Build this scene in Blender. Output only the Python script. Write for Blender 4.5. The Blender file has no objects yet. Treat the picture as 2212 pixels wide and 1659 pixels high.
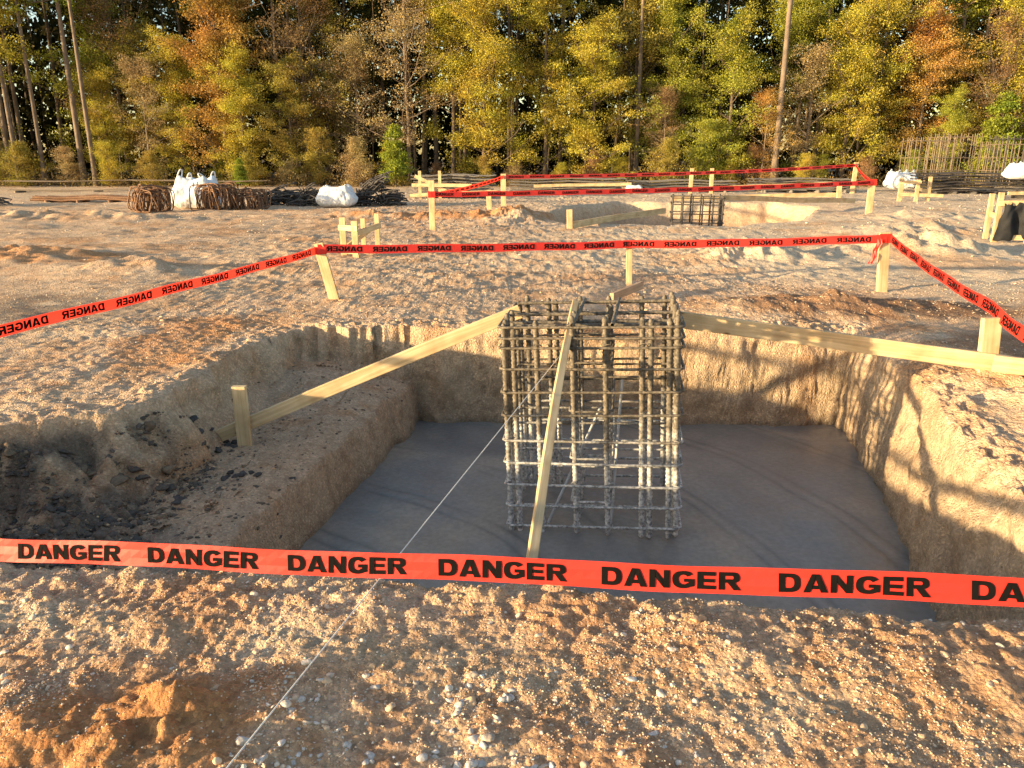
import bpy, bmesh, math, random
import numpy as np
from mathutils import Vector, Matrix
rng=np.random.default_rng(7); random.seed(7)
scene=bpy.context.scene
scene.view_settings.view_transform='Standard'
scene.view_settings.look='None'; scene.view_settings.exposure=0
COL=scene.collection

# ---------------------------------------------------------------- noise
PERM=rng.permutation(256); PERM=np.concatenate([PERM,PERM,PERM])
GR=rng.normal(size=(256,3)); GR/=np.linalg.norm(GR,axis=1)[:,None]
def perlin(x,y,z=None):
    x=np.asarray(x,dtype=np.float64); y=np.asarray(y,dtype=np.float64)
    if z is None:
        xi=np.floor(x).astype(int); yi=np.floor(y).astype(int)
        xf=x-xi; yf=y-yi; u=xf*xf*xf*(xf*(xf*6-15)+10); v=yf*yf*yf*(yf*(yf*6-15)+10)
        def g(i,j):
            h=PERM[PERM[(xi+i)&255]+((yi+j)&255)]
            G=GR[h]; return (G[...,0]*(xf-i)+G[...,1]*(yf-j))*1.35
        a=g(0,0);b=g(1,0);c=g(0,1);d=g(1,1)
        return (a+(b-a)*u)*(1-v)+(c+(d-c)*u)*v
    z=np.asarray(z,dtype=np.float64)
    xi=np.floor(x).astype(int); yi=np.floor(y).astype(int); zi=np.floor(z).astype(int)
    xf=x-xi; yf=y-yi; zf=z-zi
    s=lambda t:t*t*t*(t*(t*6-15)+10)
    u,v,w=s(xf),s(yf),s(zf)
    def g(i,j,k):
        h=PERM[PERM[PERM[(xi+i)&255]+((yi+j)&255)]+((zi+k)&255)]
        G=GR[h]; return G[...,0]*(xf-i)+G[...,1]*(yf-j)+G[...,2]*(zf-k)
    def l(a,b,t): return a+(b-a)*t
    return 1.4*l(l(l(g(0,0,0),g(1,0,0),u),l(g(0,1,0),g(1,1,0),u),v),l(l(g(0,0,1),g(1,0,1),u),l(g(0,1,1),g(1,1,1),u),v),w)
def fbm(x,y,o=3,z=None):
    r=0;a=1;f=1
    for i in range(o):
        r=r+a*perlin(x*f+17.3*i,y*f+5.1*i,None if z is None else z*f); a*=.5; f*=2.03
    return r
def ss(a,b,x):
    t=np.clip((x-a)/(b-a),0,1); return t*t*(3-2*t)

# ---------------------------------------------------------------- helpers
def reg(o,label,cat,group=None,kind=None):
    o["label"]=label; o["category"]=cat
    if group: o["group"]=group
    if kind: o["kind"]=kind
    return o
def np_mesh(name,V,F,mats=(),smooth=False,col=None):
    V=np.asarray(V,dtype=np.float32); F=np.asarray(F,dtype=np.int32)
    me=bpy.data.meshes.new(name)
    me.vertices.add(len(V)); me.vertices.foreach_set('co',V.ravel())
    k=F.shape[1]; me.loops.add(F.size); me.loops.foreach_set('vertex_index',F.ravel())
    me.polygons.add(len(F)); me.polygons.foreach_set('loop_start',np.arange(0,F.size,k,dtype=np.int32))
    if smooth: me.polygons.foreach_set('use_smooth',np.ones(len(F),dtype=bool))
    me.update(calc_edges=True)
    if col is not None:
        at=me.attributes.new('tint','FLOAT_COLOR','POINT')
        c=np.ones((len(V),4),dtype=np.float32); c[:,:3]=col; at.data.foreach_set('color',c.ravel())
    for m in mats: me.materials.append(m)
    return me
def mkobj(name,me,loc=(0,0,0)):
    o=bpy.data.objects.new(name,me); o.location=loc; COL.objects.link(o); return o
def empty(name,loc):
    o=bpy.data.objects.new(name,None); o.location=loc; o.empty_display_size=.1; COL.objects.link(o); return o
def tube(P,R,k=8,close=False):
    P=np.asarray(P,float); n=len(P)
    R=np.full(n,R) if np.isscalar(R) else np.asarray(R,float)
    if close: T=np.roll(P,-1,0)-np.roll(P,1,0)
    else: T=np.gradient(P,axis=0)
    T/=np.linalg.norm(T,axis=1)[:,None]+1e-12
    m=T.mean(0); ref=np.array([0,0,1.]) if abs(m[2])<.8*np.linalg.norm(m)+1e-9 else np.array([1.,0,0])
    if close: 
        c=P-P.mean(0); nn=np.cross(c[0],c[len(c)//4]); ref=nn/np.linalg.norm(nn)
    A=np.cross(T,ref); A/=np.linalg.norm(A,axis=1)[:,None]+1e-12; B=np.cross(T,A)
    th=np.linspace(0,2*np.pi,k,endpoint=False)
    V=(P[:,None]+R[:,None,None]*(A[:,None]*np.cos(th)[None,:,None]+B[:,None]*np.sin(th)[None,:,None])).reshape(-1,3)
    i=np.arange(n if close else n-1)[:,None]; j=np.arange(k)[None]
    i2=(i+1)%n; j2=(j+1)%k
    F=np.stack([i*k+j+0*j2,i*k+j2,i2*k+j2,i2*k+j+0*j2],-1).reshape(-1,4)
    return V,F
class Acc:
    def __init__(s): s.V=[];s.F=[];s.n=0
    def add(s,V,F): s.V.append(V); s.F.append(F+s.n); s.n+=len(V)
    def mesh(s,name,mats,smooth=True): return np_mesh(name,np.concatenate(s.V),np.concatenate(s.F),mats,smooth)

# ---------------------------------------------------------------- materials
def newmat(name):
    m=bpy.data.materials.new(name); m.use_nodes=True; nt=m.node_tree
    for n in list(nt.nodes): nt.nodes.remove(n)
    out=nt.nodes.new('ShaderNodeOutputMaterial'); b=nt.nodes.new('ShaderNodeBsdfPrincipled')
    nt.links.new(b.outputs[0],out.inputs[0]); return m,nt,b,out
def N(nt,t,**k):
    n=nt.nodes.new(t)
    for a,v in k.items():
        if a in n.inputs: n.inputs[a].default_value=v
        else: setattr(n,a,v)
    return n
def ramp(nt,src,stops):
    r=nt.nodes.new('ShaderNodeValToRGB'); e=r.color_ramp.elements
    while len(e)<len(stops): e.new(.5)
    for i,(p,c) in enumerate(stops):
        e[i].position=p; e[i].color=(c if len(c)==4 else (*c,1)) if hasattr(c,'__len__') else (c,c,c,1)
    nt.links.new(src,r.inputs[0]); return r.outputs[0]
def mixc(nt,a,b,f,mode='MIX'):
    m=nt.nodes.new('ShaderNodeMix'); m.data_type='RGBA'; m.blend_type=mode
    for s,v in ((0,f),(6,a),(7,b)):
        if hasattr(v,'links'): nt.links.new(v,m.inputs[s])
        else: m.inputs[s].default_value=v if s==0 or len(v)==4 else (*v,1)
    return m.outputs[2]
def bump(nt,b,h,strength,dist):
    n=N(nt,'ShaderNodeBump'); n.inputs['Strength'].default_value=strength; n.inputs['Distance'].default_value=dist
    nt.links.new(h,n.inputs['Height']); 
    nt.links.new(n.outputs[0],b.inputs['Normal']); return n

# ground
mg,nt,b,_=newmat('soil')
at=N(nt,'ShaderNodeAttribute',attribute_name='tint'); geo=N(nt,'ShaderNodeNewGeometry')
v1=N(nt,'ShaderNodeTexVoronoi'); v1.inputs['Scale'].default_value=75; v1.inputs['Randomness'].default_value=1
n1=N(nt,'ShaderNodeTexNoise'); n1.inputs['Scale'].default_value=9; n1.inputs['Detail'].default_value=9; n1.inputs['Roughness'].default_value=.72
n2=N(nt,'ShaderNodeTexNoise'); n2.inputs['Scale'].default_value=70; n2.inputs['Detail'].default_value=4
for n in (v1,n1,n2): nt.links.new(geo.outputs['Position'],n.inputs['Vector'])
sp=N(nt,'ShaderNodeSeparateColor'); nt.links.new(v1.outputs['Color'],sp.inputs[0])
r1=ramp(nt,sp.outputs[0],[(0,.80),(.6,.98),(.88,1.12),(1,1.35)])
c=mixc(nt,at.outputs['Color'],r1,1.0,'MULTIPLY')
r2=ramp(nt,n1.outputs['Fac'],[(.25,(.62,.54,.48)),(.5,(1,1,1)),(.75,(1.22,1.22,1.22))])
c=mixc(nt,c,r2,1.0,'MULTIPLY')
nt.links.new(c,b.inputs['Base Color']); b.inputs['Roughness'].default_value=.95
b.inputs['Specular IOR Level'].default_value=.1
inv=N(nt,'ShaderNodeMath',operation='SUBTRACT'); inv.inputs[0].default_value=.7; nt.links.new(v1.outputs['Distance'],inv.inputs[1])
ad=N(nt,'ShaderNodeMath',operation='MULTIPLY_ADD'); nt.links.new(n1.outputs['Fac'],ad.inputs[0]); ad.inputs[1].default_value=4.5; nt.links.new(inv.outputs[0],ad.inputs[2])
ad2=N(nt,'ShaderNodeMath',operation='ADD'); nt.links.new(ad.outputs[0],ad2.inputs[0]); nt.links.new(n2.outputs['Fac'],ad2.inputs[1])
bump(nt,b,ad2.outputs[0],.85,.014)

ms,nt,b,_=newmat('stone')
at=N(nt,'ShaderNodeAttribute',attribute_name='tint'); geo=N(nt,'ShaderNodeNewGeometry')
n1=N(nt,'ShaderNodeTexNoise'); n1.inputs['Scale'].default_value=60; n1.inputs['Detail'].default_value=5
nt.links.new(geo.outputs['Position'],n1.inputs['Vector'])
c=mixc(nt,at.outputs['Color'],ramp(nt,n1.outputs['Fac'],[(.3,.7),(.7,1.2)]),1.0,'MULTIPLY')
nt.links.new(c,b.inputs['Base Color']); b.inputs['Roughness'].default_value=.95; b.inputs['Specular IOR Level'].default_value=.1
bump(nt,b,n1.outputs['Fac'],.7,.006)

# concrete
mc,nt,b,_=newmat('wet_concrete')
geo=N(nt,'ShaderNodeNewGeometry')
n1=N(nt,'ShaderNodeTexNoise'); n1.inputs['Scale'].default_value=.8; n1.inputs['Detail'].default_value=6; n1.inputs['Distortion'].default_value=.8
n2=N(nt,'ShaderNodeTexNoise'); n2.inputs['Scale'].default_value=30; n2.inputs['Detail'].default_value=6
mp=N(nt,'ShaderNodeMapping'); mp.inputs['Location'].default_value=(2.2,-3.4,0); nt.links.new(geo.outputs['Position'],mp.inputs[0])
w=N(nt,'ShaderNodeTexWave',wave_type='RINGS',rings_direction='Z'); w.inputs['Scale'].default_value=.38; w.inputs['Distortion'].default_value=3.6; w.inputs['Detail'].default_value=2.5; w.inputs['Detail Scale'].default_value=.8
nt.links.new(mp.outputs[0],w.inputs['Vector'])
n4=N(nt,'ShaderNodeTexNoise'); n4.inputs['Scale'].default_value=.75; n4.inputs['Detail'].default_value=2
for n in (n1,n2,n4): nt.links.new(geo.outputs['Position'],n.inputs['Vector'])
c=ramp(nt,n1.outputs['Fac'],[(.3,(.165,.16,.16)),(.48,(.24,.22,.20)),(.66,(.36,.29,.225))])
c=mixc(nt,c,ramp(nt,n2.outputs['Fac'],[(.35,.86),(.7,1.12)]),1.0,'MULTIPLY')
arc=ramp(nt,w.outputs['Fac'],[(.0,.0),(.05,1.),(.12,.2),(.6,0.),(1.,.3)])
msk=ramp(nt,n4.outputs['Fac'],[(.38,0.),(.55,1.)])
am=N(nt,'ShaderNodeMath',operation='MULTIPLY'); nt.links.new(arc,am.inputs[0]); nt.links.new(msk,am.inputs[1])
am2=N(nt,'ShaderNodeMath',operation='MULTIPLY'); nt.links.new(am.outputs[0],am2.inputs[0]); am2.inputs[1].default_value=.5
c=mixc(nt,c,(.07,.07,.075),am2.outputs[0])
nt.links.new(c,b.inputs['Base Color'])
nt.links.new(ramp(nt,n1.outputs['Fac'],[(.3,.28),(.65,.6)]),b.inputs['Roughness'])
ad=N(nt,'ShaderNodeMath',operation='MULTIPLY_ADD'); nt.links.new(am.outputs[0],ad.inputs[0]); ad.inputs[1].default_value=-1.0; nt.links.new(n2.outputs['Fac'],ad.inputs[2])
bump(nt,b,ad.outputs[0],.4,.006)

def woodmat(name,c1,c2,knot=(.16,.08,.03)):
    m,nt,b,_=newmat(name)
    tc=N(nt,'ShaderNodeTexCoord'); oi=N(nt,'ShaderNodeObjectInfo')
    mp=N(nt,'ShaderNodeMapping'); mp.inputs['Scale'].default_value=(1.2,26,26); nt.links.new(tc.outputs['Object'],mp.inputs[0])
    adv=N(nt,'ShaderNodeVectorMath',operation='ADD'); nt.links.new(mp.outputs[0],adv.inputs[0])
    cx=N(nt,'ShaderNodeCombineXYZ'); mu=N(nt,'ShaderNodeMath',operation='MULTIPLY'); mu.inputs[1].default_value=50; nt.links.new(oi.outputs['Random'],mu.inputs[0])
    nt.links.new(mu.outputs[0],cx.inputs[0]); nt.links.new(cx.outputs[0],adv.inputs[1])
    n1=N(nt,'ShaderNodeTexNoise'); n1.inputs['Scale'].default_value=1.6; n1.inputs['Detail'].default_value=5; n1.inputs['Distortion'].default_value=.8; nt.links.new(adv.outputs[0],n1.inputs['Vector'])
    c=ramp(nt,n1.outputs['Fac'],[(.3,c1),(.52,c2),(.68,tuple(x*.8 for x in c2))])
    mp2=N(nt,'ShaderNodeMapping'); mp2.inputs['Scale'].default_value=(3,9,9); nt.links.new(tc.outputs['Object'],mp2.inputs[0])
    v=N(nt,'ShaderNodeTexVoronoi'); v.inputs['Scale'].default_value=1.1; nt.links.new(mp2.outputs[0],v.inputs['Vector'])
    c=mixc(nt,knot,c,ramp(nt,v.outputs['Distance'],[(.05,0.),(.12,1.)]))
    n3=N(nt,'ShaderNodeTexNoise'); n3.inputs['Scale'].default_value=4; n3.inputs['Detail'].default_value=4; nt.links.new(tc.outputs['Object'],n3.inputs['Vector'])
    c=mixc(nt,c,ramp(nt,n3.outputs['Fac'],[(.32,(.74,.66,.58)),(.55,(1,1,1))]),1.0,'MULTIPLY')
    nt.links.new(c,b.inputs['Base Color']); b.inputs['Roughness'].default_value=.75
    bump(nt,b,n1.outputs['Fac'],.3,.002); return m
mw=woodmat('pine_lumber',(.74,.57,.34),(.64,.46,.25))
mwo=woodmat('weathered_lumber',(.55,.38,.24),(.45,.29,.18))

def rebarmat(name,lo,hi,zs):
    m,nt,b,_=newmat(name)
    geo=N(nt,'ShaderNodeNewGeometry'); sx=N(nt,'ShaderNodeSeparateXYZ'); nt.links.new(geo.outputs['Position'],sx.inputs[0])
    n1=N(nt,'ShaderNodeTexNoise'); n1.inputs['Scale'].default_value=7; n1.inputs['Detail'].default_value=5; nt.links.new(geo.outputs['Position'],n1.inputs['Vector'])
    n2=N(nt,'ShaderNodeTexNoise'); n2.inputs['Scale'].default_value=45; n2.inputs['Detail'].default_value=4; nt.links.new(geo.outputs['Position'],n2.inputs['Vector'])
    ma=N(nt,'ShaderNodeMath',operation='MULTIPLY_ADD'); nt.links.new(n1.outputs['Fac'],ma.inputs[0]); ma.inputs[1].default_value=1.2; nt.links.new(sx.outputs[2],ma.inputs[2])
    f=ramp(nt,ma.outputs[0],[(zs,0.),(min(zs+.45,1),1.)])
    c=mixc(nt,lo,hi,f)
    c=mixc(nt,c,ramp(nt,n2.outputs['Fac'],[(.35,.4),(.5,.9),(.7,1.5)]),1.0,'MULTIPLY')
    nt.links.new(c,b.inputs['Base Color']); b.inputs['Roughness'].default_value=.7; b.inputs['Metallic'].default_value=.0
    bump(nt,b,n2.outputs['Fac'],.4,.003); return m
mr=rebarmat('splashed_rebar',(.50,.49,.47),(.15,.122,.09),.10)
mrr=rebarmat('rusty_rebar',(.22,.11,.055),(.22,.11,.055),.1)
mrt=rebarmat('brown_rebar',(.20,.15,.105),(.20,.15,.105),.1)
mrk=rebarmat('dark_rebar',(.06,.055,.055),(.07,.06,.055),.1)
mrg=rebarmat('grey_rebar',(.20,.175,.15),(.20,.175,.15),.1)

def simple(name,col,rough=.6,nscale=8,var=.2,bstr=.3,bd=.01,spec=.5):
    m,nt,b,_=newmat(name); tc=N(nt,'ShaderNodeTexCoord')
    n1=N(nt,'ShaderNodeTexNoise'); n1.inputs['Scale'].default_value=nscale; n1.inputs['Detail'].default_value=5; nt.links.new(tc.outputs['Object'],n1.inputs['Vector'])
    c=mixc(nt,(*col,1),ramp(nt,n1.outputs['Fac'],[(.3,1-var),(.7,1+var)]),1.0,'MULTIPLY')
    nt.links.new(c,b.inputs['Base Color']); b.inputs['Roughness'].default_value=rough; b.inputs['Specular IOR Level'].default_value=spec
    bump(nt,b,n1.outputs['Fac'],bstr,bd); return m
mred=simple('red_plastic_film',(.86,.045,.030),.45,6,.04,.12,.008)
_nt=mred.node_tree; _b=[n for n in _nt.nodes if n.type=='BSDF_PRINCIPLED'][0]; _o=[n for n in _nt.nodes if n.type=='OUTPUT_MATERIAL'][0]
_t=_nt.nodes.new('ShaderNodeBsdfTranslucent'); _t.inputs[0].default_value=(.88,.06,.035,1); _m=_nt.nodes.new('ShaderNodeMixShader'); _m.inputs[0].default_value=.35
_nt.links.new(_b.outputs[0],_m.inputs[1]); _nt.links.new(_t.outputs[0],_m.inputs[2]); _nt.links.new(_m.outputs[0],_o.inputs[0])
mblk=simple('black_ink',(.006,.005,.005),.9,20,.2,.1,.001,.1)
mbag=simple('woven_bag',(.70,.71,.74),.7,3,.08,.6,.08)
mcloth=simple('black_cloth',(.01,.01,.012),.8,5,.2,.5,.03)
mstr=simple('white_cord',(.7,.68,.64),.7,50,.1)
mbark=simple('bark',(.13,.095,.068),.95,3,.4,.8,.05)
mbarkl=simple('pale_bark',(.18,.135,.10),.95,3,.3,.8,.05)

def leafmat(name,useobj=True,col=(.2,.16,.03)):
    m,nt,b,out=newmat(name); nt.nodes.remove(b)
    geo=N(nt,'ShaderNodeNewGeometry'); oi=N(nt,'ShaderNodeObjectInfo')
    n1=N(nt,'ShaderNodeTexNoise'); n1.inputs['Scale'].default_value=.55; n1.inputs['Detail'].default_value=3; nt.links.new(geo.outputs['Position'],n1.inputs['Vector'])
    hs=N(nt,'ShaderNodeHueSaturation'); hs.inputs['Saturation'].default_value=.95
    if useobj: nt.links.new(oi.outputs['Color'],hs.inputs['Color'])
    else: hs.inputs['Color'].default_value=(*col,1)
    h=N(nt,'ShaderNodeMapRange'); h.inputs['From Min'].default_value=.3; h.inputs['From Max'].default_value=.7; h.inputs['To Min'].default_value=.480; h.inputs['To Max'].default_value=.525
    nt.links.new(n1.outputs['Fac'],h.inputs[0]); nt.links.new(h.outputs[0],hs.inputs['Hue'])
    vv=N(nt,'ShaderNodeMapRange'); vv.inputs['To Min'].default_value=.5; vv.inputs['To Max'].default_value=1.45
    nt.links.new(geo.outputs['Random Per Island'],vv.inputs[0]); nt.links.new(vv.outputs[0],hs.inputs['Value'])
    d=nt.nodes.new('ShaderNodeBsdfDiffuse'); t=nt.nodes.new('ShaderNodeBsdfTranslucent'); mx=nt.nodes.new('ShaderNodeMixShader'); mx.inputs[0].default_value=.35
    nt.links.new(hs.outputs[0],d.inputs[0]); nt.links.new(hs.outputs[0],t.inputs[0])
    nt.links.new(d.outputs[0],mx.inputs[1]); nt.links.new(t.outputs[0],mx.inputs[2]); nt.links.new(mx.outputs[0],out.inputs[0])
    return m
mleaf=leafmat('foliage'); mfor=leafmat('shade_dark_foliage',False,(.030,.028,.010)); mbrush=leafmat('dry_brush',False,(.22,.16,.06))  # forest leaf colour kept very dark, painting in the shade of the woodland interior

# ---------------------------------------------------------------- terrain
RIM=np.array([(-1.08,7.46),(-2.18,7.31),(-2.38,6.10),(-2.41,5.2),(-2.6,4.78),(-3.2,4.5),(-3.75,4.1),(-3.65,3.1),(-2.6,2.84),(-1.2,2.76),(-.7,2.70),(-.35,2.60),(.12,2.62),(.26,2.53),(.8,2.50),(1.17,2.44),(1.9,2.38),(2.45,2.6),(2.52,3.3),(2.70,4.3),(3.0,5.4),(3.2,6.3),(3.32,7.3),(1.7,7.33),(.5,7.33),(-.3,7.38)])
DEEP=np.array([(-1.0,7.42),(-1.30,5.8),(-1.50,4.8),(-1.62,4.2),(-1.7,3.2),(-.5,2.85),(1.2,2.65),(2.3,2.8),(2.5,3.6),(2.62,4.3),(2.95,5.4),(3.15,6.3),(3.32,7.3),(1.7,7.33),(.5,7.33)])
PIT2=np.array([(.8,21),(1.6,19.2),(5.5,19.0),(8,21),(10.5,27),(9.5,29),(4,29.5),(1.6,27)])
def sdf(x,y,poly):
    x=np.asarray(x,float);y=np.asarray(y,float)
    out=np.full(x.shape,-9.0)
    lo=poly.min(0)-1.2; hi=poly.max(0)+1.2
    m=(x>lo[0])&(x<hi[0])&(y>lo[1])&(y<hi[1])
    px=x[m];py=y[m]; d=np.full(px.shape,1e9); ins=np.zeros(px.shape,bool)
    n=len(poly)
    for i in range(n):
        a=poly[i]; c=poly[(i+1)%n]; e=c-a
        t=np.clip(((px-a[0])*e[0]+(py-a[1])*e[1])/(e@e),0,1)
        d=np.minimum(d,np.hypot(px-a[0]-t*e[0],py-a[1]-t*e[1]))
        cr=((a[1]>py)!=(c[1]>py)); 
        with np.errstate(divide='ignore',invalid='ignore'):
            xi=e[0]*(py-a[1])/(e[1] if e[1]!=0 else 1e-9)+a[0]
        ins^=cr&(px<xi)
    out[m]=np.where(ins,d,-d); return out
def gauss(x,y,cx,cy,rx,ry): return np.exp(-(((x-cx)/rx)**2+((y-cy)/ry)**2))
def billow(x,y): return np.abs(perlin(x,y))
def terrain(x,y,full=False):
    x=np.asarray(x,float);y=np.asarray(y,float)
    r=np.hypot(x,y); near=1-ss(8,13,r); mid=ss(8.2,11,y)*(1-ss(38,46,y)); far=ss(14,25,r); fg=1-ss(2.7,4.5,y)
    z=.035*fbm(x*.5,y*.5,3)
    z+= (.55+.45*near)*(.018*billow(x*5,y*5)+.013*fbm(x*3+9,y*3,2))
    z+= (1-ss(10,18,r))*(.014*billow(x*9,y*9)+.008*billow(x*18+4,y*18)+.006*billow(x*37,y*37))
    z+= (1-ss(4,7,r))*(.007*fbm(x*28,y*28,2))
    z+= fg*(.026*fbm(x*2.1+40,y*2.6,3)+.006*billow(x*13,y*13+7)+.005*fbm(x*45,y*45,2))
    cl_=ss(.15,.45,fbm(x*1.3+60,y*1.6,2))
    z+= fg*cl_*(.016*billow(x*7+1.5*perlin(x*4,y*4),y*8)+.008*billow(x*17,y*17))
    z+= mid*(.035*fbm(x*.45,y*1.1,3)+.032*np.maximum(0,fbm(x*1.1+3,y*2.2,3))+.020*billow(x*2.4+.8*perlin(x,y),y*3.0)+.020*fbm(x*5,y*5.5,3))
    z+= mid*far*(.05*np.maximum(0,perlin(x*.35+8,y*.6)))
    z+= .08*gauss(x,y,-1.08,1.84,.32,.22)*(1+.8*fbm(x*6,y*6,4))
    z+= .05*gauss(x,y,1.3,2.1,.6,.25)+.05*gauss(x,y,-.9,2.45,.7,.2)
    z+= .13*gauss(x,y,3.7,5.2,.5,1.3)*(1+.9*fbm(x*4,y*4,2))
    z+= (.32*gauss(x,y,7.0,13.3,1.2,.9)+.26*gauss(x,y,4.0,12.6,.9,.6)+.2*gauss(x,y,8.6,17,1.6,.9)+.15*gauss(x,y,11,21,2,1.2))*(1+.9*fbm(x*2.6,y*2.6,4))
    z+= (.2*gauss(x,y,-8.2,12.5,1.4,.8)+.13*gauss(x,y,-5.6,11.4,.8,.5)+.2*gauss(x,y,-12,21,3,.8)+.14*gauss(x,y,-3,22,3,.6)+.22*gauss(x,y,0,21.5,.8,2)+.12*gauss(x,y,3.6,8.3,1.3,.5))*(1+.8*fbm(x*2.4,y*2.4,4))
    rt=ss(1.6,2.3,x); lt=1-ss(-1.3,-.8,x)
    wob=(1-.55*rt)*.085*fbm(x*1.9,y*1.9,2)+.022*lt*perlin(x*6,y*6)+.03*rt*perlin(x*2.8,y*2.8)
    s1=sdf(x,y,RIM); s2=sdf(x,y,DEEP)
    z+= (.035+.01*fg+.03*rt)*np.exp(-((s1+.12)/.12)**2)*(billow(x*7+3,y*7)+.5*billow(x*15,y*15)+.3*fbm(x*16,y*16,2))
    groove=np.where((y>6.9)&(x<-1.0),.045*np.maximum(-.4,perlin(x*9.5+3,x*0+.3)*1.8)+.012*np.sin(x*60),0)
    backL=ss(-1.0,-1.9,x)*ss(5.6,7.2,y)
    leftrub=ss(-1.9,-2.6,x)*(1-ss(4.8,5.6,y))
    lefts=ss(-1.7,-2.3,x)*ss(4.6,5.4,y)*(1-ss(6.6,7.2,y))
    rightw=ss(2.2,2.6,x)*(1-ss(6.4,6.9,y))
    w1=.10+.34*leftrub+.08*lefts*(1+.6*perlin(x*2,y*2))+.03*rightw
    d1=.50-.20*backL+.04*perlin(x*1.7,y*1.7)
    a=s1+wob+groove; p1=np.clip(a/w1,0,1); p1=p1*(1.5-.5*p1)
    b2=s2+wob*.35+.02*perlin(x*4,y*4)*(x<0); p2=ss(0,.10,b2)
    inside=ss(0,.15,s1)
    z=z*(1-.6*inside)-d1*p1-(1.03-d1)*p2*np.clip(p1*1.3,0,1)
    z=z-.12*gauss(x,y,3.25,6.9,.35,.6)*(1-inside)
    ch=gauss(x,y,2.62,4.4,.20,1.1)+gauss(x,y,3.05,6.0,.14,.5)
    z=z-.11*ch*(1-inside)*(.5+1.4*np.abs(perlin(x*4,y*4))+.7*fbm(x*8,y*8,3))
    ledge=inside*(1-p2)
    z-= ledge*.04*ss(-.2,.0,s2)*(1+.8*perlin(x*2.5,y*2.5))*(x<0)
    z+=ledge*((.09*leftrub+.020)*fbm(x*4,y*4,4)+(.014+.06*leftrub)*billow(x*8,y*8)+(.010+.03*leftrub)*billow(x*18,y*18))
    s3=sdf(x,y,PIT2)+.25*fbm(x*.9,y*.9,2); z-=.9*ss(0,.5,s3)
    if not full: return z
    return z,s1,s2,p1,p2,ledge,leftrub,s3
def axis(c,lo,hi,g,mx):
    c=list(c); s=.015; v=c[-1]
    while v<hi:
        s=min(s*g,mx(v)); v+=s; c.append(v)
    s=.015; v=c[0]; pre=[]
    while v>lo:
        s=min(s*g,mx(v)); v-=s; pre.append(v)
    return np.array(pre[::-1]+c)
mxf=lambda v: .09 if abs(v)<15 else (.2 if abs(v)<32 else max(.4,abs(v)*.05))
xs=axis(np.concatenate([np.arange(-3.9,-1.95,.015),np.arange(-1.95,-.8,.0095),np.arange(-.8,2.3,.012),np.arange(2.3,3.45,.0070),np.arange(3.45,3.7,.014)]),-400,400,1.035,mxf)
ys=axis(np.concatenate([np.arange(1.15,2.75,.0095),np.arange(2.75,7.05,.015),np.arange(7.05,7.6,.005)]),-60,600,1.03,lambda v: (.06 if v<15 else (.12 if v<30 else (.3 if v<50 else v*.05))) if v>0 else max(.2,abs(v)*.1))
X,Y=np.meshgrid(xs,ys); print('grid',X.shape)
Z,s1,s2,p1,p2,ledge,leftrub,s3=terrain(X,Y,True)
wallm=((s1>-.10)&(s1<.8)&(p1>.02)&(Z<-.01)).astype(float)*np.clip(-Z*7,0,1)
mm=wallm>0
sm=np.where((X<-.9)&(X>-1.9)&(s1>.25),s2,s1)
gy_,gx_=np.gradient(sm,ys,xs); gl=np.hypot(gx_,gy_)+1e-6; gx_/=gl; gy_/=gl
D_=np.zeros_like(X)
lf=1-.5*ss(1.8,2.3,X[mm])
D_[mm]=(lf*.045*perlin(X[mm]*2.2,Y[mm]*2.2,Z[mm]*3)+.050*perlin(X[mm]*4,Y[mm]*4,Z[mm]*5)+.040*np.abs(perlin(X[mm]*7,Y[mm]*7,Z[mm]*9))+.010*perlin(X[mm]*14,Y[mm]*14,Z[mm]*14))
XX=X+D_*gx_*wallm; YY=Y+D_*gy_*wallm
A=np.array((.67,.465,.305));B=np.array((.51,.305,.175));C=np.array((.56,.26,.105));W=np.array((.71,.565,.41));D=np.array((.085,.068,.055));G=np.array((.50,.37,.245));DB=np.array((.27,.145,.08))
def mixv(c,t,f): return c+(t-c)*np.clip(f,0,1)[...,None]
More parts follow.
